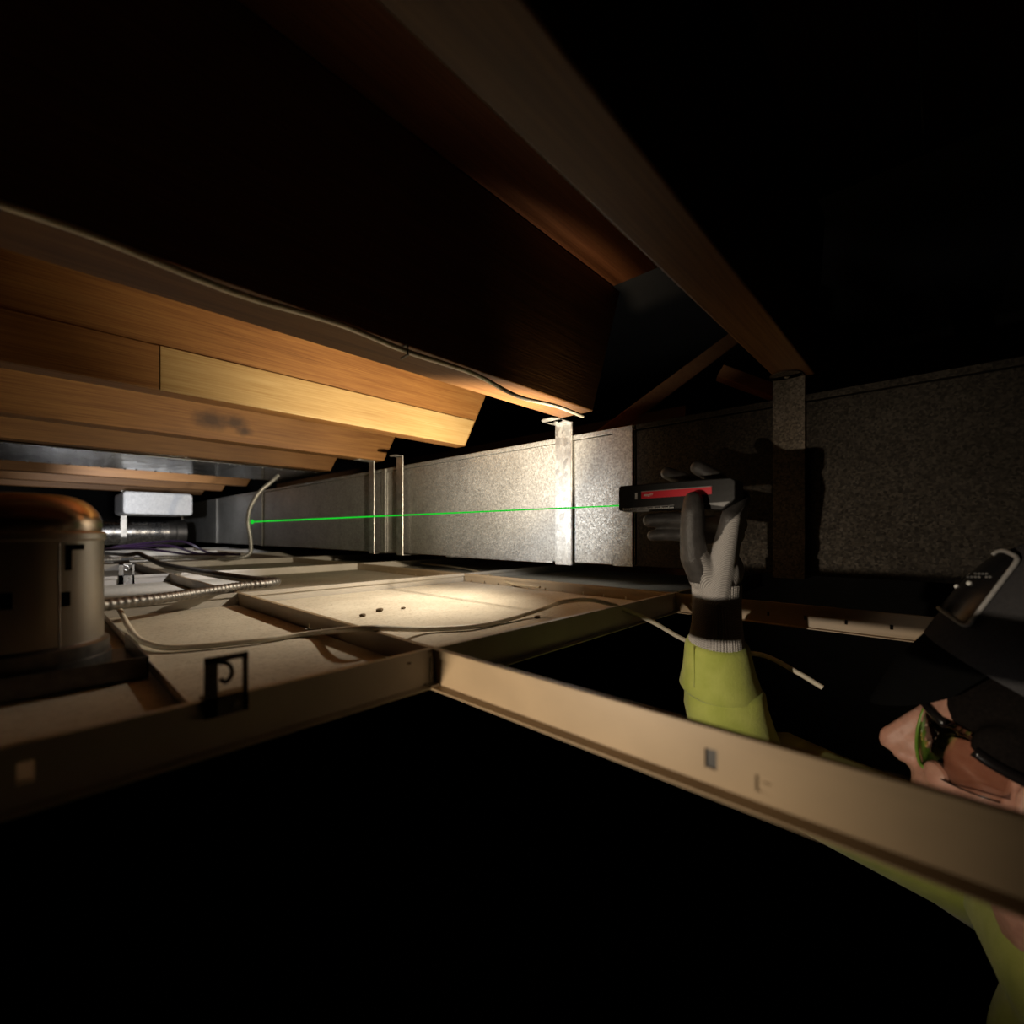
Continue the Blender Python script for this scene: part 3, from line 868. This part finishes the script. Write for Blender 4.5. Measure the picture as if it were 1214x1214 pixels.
# face normal is -X; reading direction is -Y
RT = Matrix(((0, 0, -1), (-1, 0, 0), (0, 1, 0)))
tilt = Matrix.Rotation(math.radians(1.5), 3, 'Z')
lp = atX(768.3, 586.5, TX0 - 0.0011)
text('Milwaukee', 0.0033, lp, (RT @ Matrix.Rotation(math.radians(6), 3, 'Z')).to_euler(), M['white_print'], stripe, 0.35)
bl = MB()
q = [lp + Vector((0, d, e)) for d, e in ((.006, -.0020), (-.001, -.0016), (-.0012, -.0022), (-.007, -.0012), (-.0006, -.0028), (-.0003, -.0022))]
bl.add([p for p in q] + [p + Vector((-.0003, 0, 0)) for p in q], [tuple(range(6)), tuple(range(11, 5, -1))] + [(i, (i + 1) % 6, 6 + (i + 1) % 6, 6 + i) for i in range(6)])
obj('lightning_mark', bl, M['white_print'], stripe)
obj('laser_window', MB().tube([(0.632, TB_ - .001, 0.0405), (0.632, TB_ + .0006, 0.0405)], 0.004, 14), M['black_plastic'], tool)
BY = 2.043
beam = MB().tube([(0.632, TB_ + 0.001, 0.0415), (0.632, BY, 0.0425)], [0.0011, 0.0030], 8)
lb_ = tag(obj('laser_beam', beam, M['beam'], smooth='all'), 'thin green laser beam from the black tool to the thin conduit', 'light beam')
obj('laser_dot', MB().ball((0.632, BY, 0.0425), (0.0065, 0.003, 0.009), 12, 8), M['beam'], lb_, smooth='all')

# ================================================================== the worker
person = thing('person', (0.75, -0.12, -1.95), 'worker in a black cap, lime sleeve and grey glove reaching up through the open bay', 'person')
p10 = math.radians(12)
F = Vector((0, math.cos(p10), math.sin(p10)))
U = Vector((0, -math.sin(p10), math.cos(p10)))
R_ = Vector((1, 0, 0))
NT = atX(1040, 872, 0.72)
H = NT - F * 0.112 + U * 0.012
HM = Matrix((R_, F, U)).transposed()
def hl(x, f, u): return H + R_ * x + F * f + U * u
bd = MB()
bd.ball(hl(0, -0.012, 0.048), (0.074, 0.094, 0.092), 24, 16, HM)         # skull
bd.ball(hl(0, 0.016, -0.02), (0.062, 0.060, 0.075), 20, 14, HM)          # face mass
bd.ball(hl(0, 0.026, -0.078), (0.042, 0.040, 0.030), 18, 12, HM)         # jaw
bd.ball(hl(0, 0.056, -0.088), 0.016, 12, 8)                             # chin
for s in (-1, 1):
    bd.ball(hl(s * 0.042, 0.044, -0.010), (0.022, 0.026, 0.022), 14, 10, HM)   # cheek
    bd.chain([hl(s * 0.060, -0.01, -0.045), hl(s * 0.040, 0.030, -0.083)], [0.016, 0.015])
    bd.ball(hl(s * 0.0125, 0.084, -0.017), (0.0085, 0.0130, 0.0090), 12, 10, HM)   # nostril wing
    bd.ball(hl(s * 0.030, 0.056, 0.030), (0.018, 0.014, 0.010), 12, 8, HM)     # lids
    bd.ball(hl(s * 0.078, -0.010, 0.008), (0.006, 0.018, 0.030), 12, 10, HM)   # ear
bd.chain([hl(0, 0.070, 0.048), hl(0, 0.086, 0.022), hl(0, 0.100, -0.006)], [0.0095, 0.0095, 0.0115])
bd.chain([hl(0, 0.062, 0.034), hl(0, 0.080, -0.008)], [0.014, 0.016])  # bridge, tip
bd.ball(hl(0, 0.0995, -0.0125), (0.0115, 0.0120, 0.0100), 12, 10, HM)
bd.chain([hl(0, 0.092, -0.019), hl(0, 0.068, -0.030)], [0.005, 0.008])
bd.ball(hl(0, 0.062, -0.043), (0.022, 0.012, 0.007), 14, 8, HM)
bd.ball(hl(0, 0.061, -0.055), (0.020, 0.012, 0.007), 14, 8, HM)
bd.ball(hl(0, 0.058, 0.052), (0.050, 0.020, 0.012), 14, 8, HM)           # brow
NK = Vector((0.735, -0.11, -0.43))
bd.chain([hl(0, -0.02, -0.05), NK], [0.052, 0.060])
SR, SL = Vector((0.905, -0.08, -0.47)), Vector((0.575, -0.17, -0.48))
EL = Vector((0.785, 0.205, -0.345))
WR = Vector((0.646, 0.222, -0.105))
bd.chain([SR, (0.838, 0.11, -0.408), (0.795, 0.185, -0.375), (0.752, 0.208, -0.352), (0.682, 0.218, -0.262), (0.655, 0.222, -0.19), WR], [0.058, 0.050, 0.046, 0.044, 0.038, 0.031, 0.026])
bd.chain([NK, SR], [0.058, 0.058]).chain([NK, SL], [0.058, 0.058])
CH, PV = Vector((0.74, -0.16, -0.64)), Vector((0.75, -0.17, -0.98))
bd.ball(CH, (0.17, 0.11, 0.19), 20, 14).ball((CH + PV) / 2, (0.15, 0.10, 0.2), 20, 14).ball(PV, (0.16, 0.11, 0.13), 20, 14)
LE, LW = Vector((0.50, -0.19, -0.76)), Vector((0.54, -0.02, -0.94))
bd.chain([SL, LE, LW, LW + Vector((0.02, 0.07, -0.03))], [0.056, 0.042, 0.028, 0.032])
for k in range(4):
    b0 = LW + Vector((-0.025 + 0.018 * k, 0.10, -0.03))
    bd.chain([b0, b0 + Vector((0, 0.035, -0.012)), b0 + Vector((0, 0.05, -0.035))], [0.0105, 0.0095, 0.0085], 10)
bd.chain([LW + Vector((0.035, 0.05, -0.02)), LW + Vector((0.06, 0.085, -0.02)), LW + Vector((0.06, 0.105, -0.035))], [0.012, 0.010, 0.009], 10)
for s in (-1, 1):
    hip = PV + Vector((s * 0.09, 0, -0.06))
    kn_ = Vector((0.75 + s * 0.11, -0.14, -1.41))
    an = Vector((0.75 + s * 0.12, -0.18, -1.86))
    bd.chain([hip, kn_, an], [0.085, 0.058, 0.042])
    bd.chain([an + Vector((0, -.02, -.05)), an + Vector((0, 0.14, -.055))], [0.035, 0.03])
remeshed('body', bd, 0.0042, 3, [M['skin']], person)

# ---- glove with the hand's pose
gl = MB()
palm0 = Vector((0.646, 0.222, -0.085))
# metacarpal mass: palm faces +Y, thumb side towards the camera (-X)
for k, (x, yy, z, ra) in enumerate(((0.632, 0.1985, 0.018, 0.0125), (0.652, 0.2015, 0.024, 0.0145), (0.672, 0.207, 0.016, 0.0145), (0.690, 0.216, 0.004, 0.0140))):
    gl.chain([palm0 + Vector(((k - 1.5) * 0.009, -0.004 + 0.003 * k, 0.0)), (x, yy, z)], [0.0205, ra])
gl.ball((0.650, 0.214, -0.052), (0.034, 0.0255, 0.030), 16, 12)
gl.chain([palm0 + Vector((0, 0, 0.02)), palm0 + Vector((0.001, 0, -0.02)), palm0 + Vector((0.003, 0, -0.05))], [0.029, 0.029, 0.0300])
# thumb, up the near side of the tool
gl.chain([(0.630, 0.231, -0.058), (0.612, 0.2385, -0.034), (0.603, 0.238, 0.000), (0.6025, 0.2365, 0.026), (0.6055, 0.237, 0.0415)], [0.0230, 0.0180, 0.0152, 0.0150, 0.0128])
# index and middle rise from behind the tool and hook over its top, ring and little finger pass below
gl.chain([(0.632, 0.1985, 0.018), (0.667, 0.1965, 0.046), atX(852, 569, 0.674), atX(827, 554.5, 0.669)], [0.0130, 0.0125, 0.0115, 0.0105])
gl.chain([(0.652, 0.198, 0.024), (0.688, 0.212, 0.050), atX(818, 571, 0.690), atX(791, 561, 0.685)], [0.0145, 0.0120, 0.0110, 0.0100])
gl.chain([(0.668, 0.203, 0.010), (0.674, 0.243, 0.012), (0.664, 0.276, 0.0185), (0.654, 0.298, 0.0188), (0.646, 0.319, 0.0175)], [0.0150, 0.0118, 0.0116, 0.0114, 0.0102])
gl.chain([(0.684, 0.210, -0.004), (0.676, 0.247, -0.007), (0.664, 0.282, -0.0035), (0.654, 0.300, -0.0035), (0.648, 0.315, -0.0050)], [0.0140, 0.0105, 0.0100, 0.0095, 0.0085])
def glove_zone(c):
    if c.z < -0.068: return 1
    edge = 0.373 * c.x + 0.002 * math.sin(c.z * 160)
    if c.z > -0.034: edge -= (c.z + 0.034) * 0.78          # coated hollow of the palm
    if c.y > edge: return 0
    return 0 if c.z > 0.036 else 1
glove = remeshed('glove', gl, 0.0018, 9, [M['nitrile'], M['knit']], person, glove_zone)
glove['label'] = 'grey knit work glove with dark coated palm and fingers'
# ribbed knit cuff
cf = MB()
cpts = [(palm0 + Vector((0.002, 0, 0.014)), 0.0325, 0.031), (palm0 + Vector((0.002, 0.0, -0.015)), 0.0318, 0.030), (palm0 + Vector((0.003, 0, -0.040)), 0.0315, 0.031), (palm0 + Vector((0.003, 0.001, -0.062)), 0.0325, 0.0345), (palm0 + Vector((0.004, 0.002, -0.084)), 0.033, 0.0365)]
nr = 56
vs, fs = [], []
for (c, rx, ry) in cpts:
    for k in range(nr * 2):
        a = math.pi * k / nr
        q = 1.0 + (0.028 if k % 2 == 0 else -0.012)
        vs.append(c + Vector((rx * q * math.cos(a), ry * q * math.sin(a), 0)))
n2 = nr * 2
for i in range(len(cpts) - 1):
    for k in range(n2):
        fs.append((i * n2 + k, (i + 1) * n2 + k, (i + 1) * n2 + (k + 1) % n2, i * n2 + (k + 1) % n2))
fs.append(tuple(range(n2)))
fs.append(tuple(range(4 * n2, 5 * n2))[::-1])
cf.add(vs, fs)
obj('ribbed_cuff', cf, M['knit'], glove)

# ---- lime sleeve: cuff band and sleeve
def ring_loft(rings, n=48, wr=0.0, seed=0.0, thick=0.0):
    vs, fs = [], []
    for (c, ax, rx, ry) in rings:
        ax = Vector(ax).normalized()
        u = Vector((1, 0, 0)) - ax * ax.x
        u.normalize()
        v = ax.cross(u)
        for k in range(n):
            a = 2 * math.pi * k / n
            p = Vector(c) + u * rx * math.cos(a) + v * ry * math.sin(a)
            d = noise.noise(p * 34 + Vector((seed, 0, 0))) * wr + noise.noise(p * 80 + Vector((0, seed, 0))) * wr * .4
            vs.append(p + (p - Vector(c)).normalized() * d)
    for i in range(len(rings) - 1):
        for k in range(n):
            fs.append((i * n + k, (i + 1) * n + k, (i + 1) * n + (k + 1) % n, i * n + (k + 1) % n))
    fs.append(tuple(range(n)))
    fs.append(tuple(range((len(rings) - 1) * n, len(rings) * n))[::-1])
    return MB().add(vs, fs)
sl_axis = (0.22, -0.03, -1.0)
c0 = Vector((0.651, 0.223, -0.150))
cuffr = []
for i, (t, rr) in enumerate(((0.0, 0.039), (0.006, 0.0425), (0.02, 0.0445), (0.04, 0.0475), (0.058, 0.0525), (0.066, 0.0545), (0.070, 0.0525))):
    cuffr.append((c0 + Vector((0.10 * t * 2, 0, -t)), (0.16, 0.10, -1.0), rr * 0.92, rr * 0.98))
sleeve_rings = []
for t, rr, dx in ((0.066, 0.050, 0.0), (0.072, 0.0535, 0.0), (0.09, 0.055, 0.004), (0.12, 0.057, 0.014), (0.15, 0.060, 0.028), (0.18, 0.062, 0.05), (0.21, 0.062, 0.085)):
    sleeve_rings.append((c0 + Vector((0.0132 + dx, -0.002 - t * .05, -t)), (0.2 + dx * 6, -0.05, -1.0), rr * 0.92, rr * 0.95))
sleeve_rings += [((0.800, 0.190, -0.372), (0.7, -0.5, -0.7), 0.062, 0.062), ((0.835, 0.11, -0.405), (0.45, -0.9, -0.4), 0.066, 0.064), ((0.885, 0.0, -0.445), (0.45, -0.9, -0.35), 0.072, 0.072), ((0.90, -0.06, -0.468), (0.3, -0.9, -0.3), 0.078, 0.078)]
slv = obj('sleeve', ring_loft(sleeve_rings, 64, 0.0042, 3.1), M['hivis'], person, smooth='all')
slv['label'] = 'lime yellow sleeve'
obj('sleeve_cuff', ring_loft(cuffr, 64, 0.0012, 1.7), M['hivis'], slv, smooth='all')
sm = [Vector(c) + Vector((-0.0505 * math.cos(a) * 0.95, 0.0515 * math.sin(a), 0.006 * math.sin(a))) for c, a in ((c0 + Vector((0.0134, 0, -0.0685)), math.radians(-100 + 10 * k)) for k in range(21))]
obj('cuff_seam', MB().tube(sm, 0.0016, 6), M['hivis'], slv, smooth='all')
obj('side_seam', MB().tube([c0 + Vector((t * .2 - (0.0365 + t * 0.14), 0.0175, -t)) for t in (0.004, 0.02, 0.04, 0.06)], 0.0010, 6), M['hivis'], slv, smooth='all')
# ---- shirt, trousers, boots
tor = MB()
tor.ball(CH + Vector((0, 0, 0.02)), (0.185, 0.125, 0.20), 20, 14).ball((CH + PV) / 2, (0.165, 0.115, 0.21), 20, 14)
tor.chain([NK + Vector((0, 0, -0.03)), SR], [0.070, 0.072]).chain([NK + Vector((0, 0, -0.03)), SL], [0.070, 0.072]).chain([SL, LE, LW], [0.068, 0.054, 0.042])
shirt = remeshed('shirt', tor, 0.008, 4, [M['hivis']], person)
shirt['label'] = 'lime yellow work shirt'
tr_ = MB()
tr_.ball(PV, (0.172, 0.122, 0.13), 20, 14)
btm = MB()
for s in (-1, 1):
    hip = PV + Vector((s * 0.09, 0, -0.06))
    kn_ = Vector((0.75 + s * 0.11, -0.14, -1.41))
    an = Vector((0.75 + s * 0.12, -0.18, -1.86))
    tr_.chain([hip, kn_, an], [0.098, 0.073, 0.062])
    b1 = MB()
    b1.chain([an + Vector((0, -.03, -.045)), an + Vector((0, 0.15, -.05))], [0.045, 0.04]).chain([an, an + Vector((0, 0, 0.05))], [0.055, 0.055])
    b1.v = [Vector((v.x, v.y, max(v.z, -1.949))) for v in b1.v]
    obj('work_boot', b1, M['boot_leather'], person, smooth=True)
remeshed('trousers', tr_, 0.01, 4, [M['trousers']], person)['label'] = 'black work trousers'

# ---- cap
pc = math.radians(28)
FC = Vector((0, math.cos(pc), math.sin(pc)))
UC = Vector((0, -math.sin(pc), math.cos(pc)))
CM = Matrix((R_, FC, UC)).transposed()
cr = (0.082, 0.100, 0.150)
capc = atX(1100, 742, 0.72) - FC * cr[1]
PW = 3.2
def cap_pt(th, ph, k=1.0):
    """th: azimuth from forward, ph: elevation; a tall crown with a steep front"""
    c_, s_ = abs(math.cos(ph)), math.sin(ph)
    q = (c_ ** PW + abs(s_) ** PW) ** (-1 / PW) if ph > 0 else 1.0
    return capc + CM @ Vector((cr[0] * k * q * c_ * math.sin(th), cr[1] * k * q * c_ * math.cos(th), cr[2] * k * q * s_))
def cap_f(p):
    l = CM.transposed() @ (p - capc)
    rr = math.hypot(l.x / cr[0], l.y / cr[1])
    u = max(l.z, 0) / cr[2]
    return (rr ** PW + u ** PW) ** (1 / PW)
cm = MB()
vs, fs = [], []
NA, NB = 40, 12
for shell in (1.0, 0.955):
    for j in range(NB + 1):
        ph = math.radians(-3 + 92 * j / NB) if j < NB else math.radians(89.2)
        for k in range(NA): vs.append(cap_pt(2 * math.pi * k / NA, ph, shell))
o2 = (NB + 1) * NA
for j in range(NB):
    for k in range(NA):
        k2 = (k + 1) % NA
        fs.append((j * NA + k, j * NA + k2, (j + 1) * NA + k2, (j + 1) * NA + k))
        fs.append((o2 + j * NA + k, o2 + (j + 1) * NA + k, o2 + (j + 1) * NA + k2, o2 + j * NA + k2))
for k in range(NA):
    k2 = (k + 1) % NA
    fs.append((k, o2 + k, o2 + k2, k2))
fs.append(tuple(NB * NA + k for k in range(NA)))
fs.append(tuple(o2 + NB * NA + k for k in range(NA))[::-1])
cap = obj('cap', cm.add(vs, fs), M['cap'], person, smooth=True)
cap['label'] = 'black cap with a grey-edged badge'
# brim, drooped and blackened to stand for shade over the forehead
vs, fs = [], []
nb = 24
BV = atX(1033, 822, 0.72) - atX(1100, 742, 0.72)
for lay in (0, -0.003):
    for k in range(nb + 1):
        th = math.radians(-62 + 124 * k / nb)
        a = cap_pt(th, math.radians(-2), 0.985)
        s = max(0.0, math.cos(th * 90 / 62)) ** 0.5
        outp = a + BV * s - R_ * math.sin(th) * 0.012 * s
        mid = a + BV * 0.5 * s + FC * 0.006 * s
        for p in (a, mid, outp): vs.append(p + U * lay)
def vi(l, k, i): return l * (nb + 1) * 3 + k * 3 + i
for k in range(nb):
    for i in range(2):
        fs.append((vi(0, k, i), vi(0, k, i + 1), vi(0, k + 1, i + 1), vi(0, k + 1, i)))
        fs.append((vi(1, k, i), vi(1, k + 1, i), vi(1, k + 1, i + 1), vi(1, k, i + 1)))
    fs.append((vi(0, k, 2), vi(1, k, 2), vi(1, k + 1, 2), vi(0, k + 1, 2)))
    fs.append((vi(0, k, 0), vi(0, k + 1, 0), vi(1, k + 1, 0), vi(1, k, 0)))
obj('brim', MB().add(vs, fs), M['cap_brim_shade'], cap, smooth=True)
# badge lying on the cap's near side
def on_cap(px, py, lift=1.0):
    d = ray(px, py)
    best = (9, 0)
    t = 0.30
    while t < 0.72:
        f = cap_f(d * t)
        if f < lift: return d * t
        if f < best[0]: best = (f, t)
        t += 0.0004
    # past the silhouette: the nearest point of the crown
    return capc + (d * best[1] - capc) * (lift / best[0])
corners = [(1109, 718), (1146, 744), (1209, 661), (1172, 645)]
def quadpt(u, v):
    a, b, c, d = [Vector((x, y_)) for x, y_ in corners]
    return a * (1 - u) * (1 - v) + b * u * (1 - v) + c * u * v + d * (1 - u) * v
vs, fs = [], []
nu = 8
for lift in (1.004, 1.02):
    for i in range(nu + 1):
        for j in range(nu + 1):
            q = quadpt(i / nu, j / nu)
            vs.append(on_cap(q.x, q.y, lift))
def qi(l, i, j): return l * (nu + 1) ** 2 + i * (nu + 1) + j
for i in range(nu):
    for j in range(nu):
        fs.append((qi(1, i, j), qi(1, i + 1, j), qi(1, i + 1, j + 1), qi(1, i, j + 1)))
        fs.append((qi(0, i, j), qi(0, i, j + 1), qi(0, i + 1, j + 1), qi(0, i + 1, j)))
for k in range(nu):
    for (a, b) in (((k, 0), (k + 1, 0)), ((k + 1, nu), (k, nu)), ((0, k + 1), (0, k)), ((nu, k), (nu, k + 1))):
        fs.append((qi(0, *a), qi(0, *b), qi(1, *b), qi(1, *a)))
badge = obj('badge', MB().add(vs, fs), M['badge'], cap, smooth=True)
edge = []
rc = 0.10
path = [(0.0, 0.0), (0.25, 0), (0.5, 0), (0.78, 0.0), (0.93, 0.012), (1.0, 0.07), (1, 0.25), (1, 0.5), (1, 0.75), (1, 0.93), (0.93, 0.985), (0.78, 1.0), (0.5, 1), (0.25, 1), (0.0, 1.0)]
for u, v in path:
    q = quadpt(u, v)
    edge.append(on_cap(q.x, q.y, 1.022))
obj('badge_border', MB().tube(smooth_path(edge, 4), 0.0023, 8), M['badge_edge'], badge, smooth='all')
lm = MB()
for k in range(9):
    x = 1137 + k * 4.4
    for yy0, hh in ((679, 2.2), (683, 2.2)):
        if (k * 7 + int(yy0)) % 5 == 0: continue
        ps = [on_cap(a, b, 1.024) for a, b in ((x, yy0), (x + 3.2, yy0), (x + 3.2, yy0 + hh), (x, yy0 + hh))]
        n_ = -ray(x, yy0).normalized() * 0.0004
        lm.add(ps + [p + n_ for p in ps], [(0, 1, 2, 3), (7, 6, 5, 4), (0, 4, 5, 1), (1, 5, 6, 2), (2, 6, 7, 3), (3, 7, 4, 0)])
obj('badge_lettering', lm, M['tool_gray'], badge)
for px in (1131, 1149):
    obj('badge_dot', MB().ball(on_cap(px, 691.5, 1.022), 0.0026, 10, 8), M['white_print'], badge, smooth='all')  # small white dots on the badge

# ---- dark hair at the temples and the back of the head
hr = MB()
hr.ball(hl(0, -0.018, 0.050), (0.0785, 0.0985, 0.094), 28, 18, HM)
hr.v = [v if (lambda l: l.z > 0.034 - 0.10 * max(0, -l.y) and True)(HM.transposed() @ (v - H)) else v - (v - hl(0, -0.018, 0.05)) * 0.10 for v in hr.v]
for sg in (-1, 1):
    hr.ball(hl(sg * 0.071, 0.012, 0.048), (0.009, 0.034, 0.026), 12, 8, HM)
hr.ball(hl(0, -0.085, -0.02), (0.055, 0.022, 0.05), 16, 10, HM)
remeshed('hair', hr, 0.004, 3, [M['hair']], person)
# ---- safety glasses
gls = obj('safety_glasses', MB().tube([hl(-0.050, 0.062, 0.046), hl(-0.030, 0.075, 0.050), hl(0, 0.084, 0.052), hl(0.030, 0.075, 0.050), hl(0.050, 0.062, 0.046)], 0.005, 8), M['black_plastic'], person, smooth='all')
gls['label'] = 'clear wraparound safety glasses with lime trim'
for s in (-1, 1):
    vs, fs = [], []
    nl = 14
    for k in range(nl + 1):
        t = k / nl
        th = math.radians(8 + 78 * t)
        x = s * 0.078 * math.sin(th)
        f0 = 0.008 + 0.072 * math.cos(th)
        lo = -0.012 + 0.030 * (1 - min(1, t * 3.2)) ** 1.5 + 0.012 * t * t
        for th_ in (0, -0.0018):
            for u_ in (lo, 0.2 * lo + 0.8 * 0.050, 0.052): vs.append(hl(x * (1 + th_ * 6), f0 + th_, u_))
    for k in range(nl):
        for i in range(2):
            fs.append((k * 6 + i, k * 6 + i + 1, k * 6 + i + 7, k * 6 + i + 6))
            fs.append((k * 6 + 3 + i, k * 6 + 9 + i, k * 6 + 10 + i, k * 6 + 4 + i))
        fs.append((k * 6, k * 6 + 6, k * 6 + 9, k * 6 + 3))
        fs.append((k * 6 + 2, k * 6 + 5, k * 6 + 11, k * 6 + 8))
    obj('lens', MB().add(vs, fs), M['lens'], gls, smooth='all')
    rimp = []
    for k in range(0, nl + 1):
        t = k / nl
        th = math.radians(8 + 78 * t)
        rimp.append(hl(s * 0.0785 * math.sin(th), 0.0085 + 0.072 * math.cos(th), -0.012 + 0.030 * (1 - min(1, t * 3.2)) ** 1.5 + 0.012 * t * t))
    obj('lime_trim', MB().tube([hl(s * 0.010, 0.079, 0.050), hl(s * 0.0105, 0.080, 0.035)] + rimp[:6], 0.0019, 8), M['lime_plastic'], gls, smooth='all')
    obj('lens_edge', MB().tube(rimp[5:], 0.0009, 6), M['black_plastic'], gls, smooth='all')
    tmp = [hl(s * 0.076, 0.040, 0.038), hl(s * 0.079, 0.020, 0.032), hl(s * 0.081, -0.02, 0.026), hl(s * 0.080, -0.06, 0.020), hl(s * 0.074, -0.09, 0.002)]
    obj('temple_arm', MB().tube(smooth_path(tmp, 5), 0.0058, 8), M['black_plastic'], gls, smooth='all')
    obj('eye', MB().ball(hl(s * 0.031, 0.052, 0.030), 0.0125, 14, 10), M['eye'], person, smooth='all')
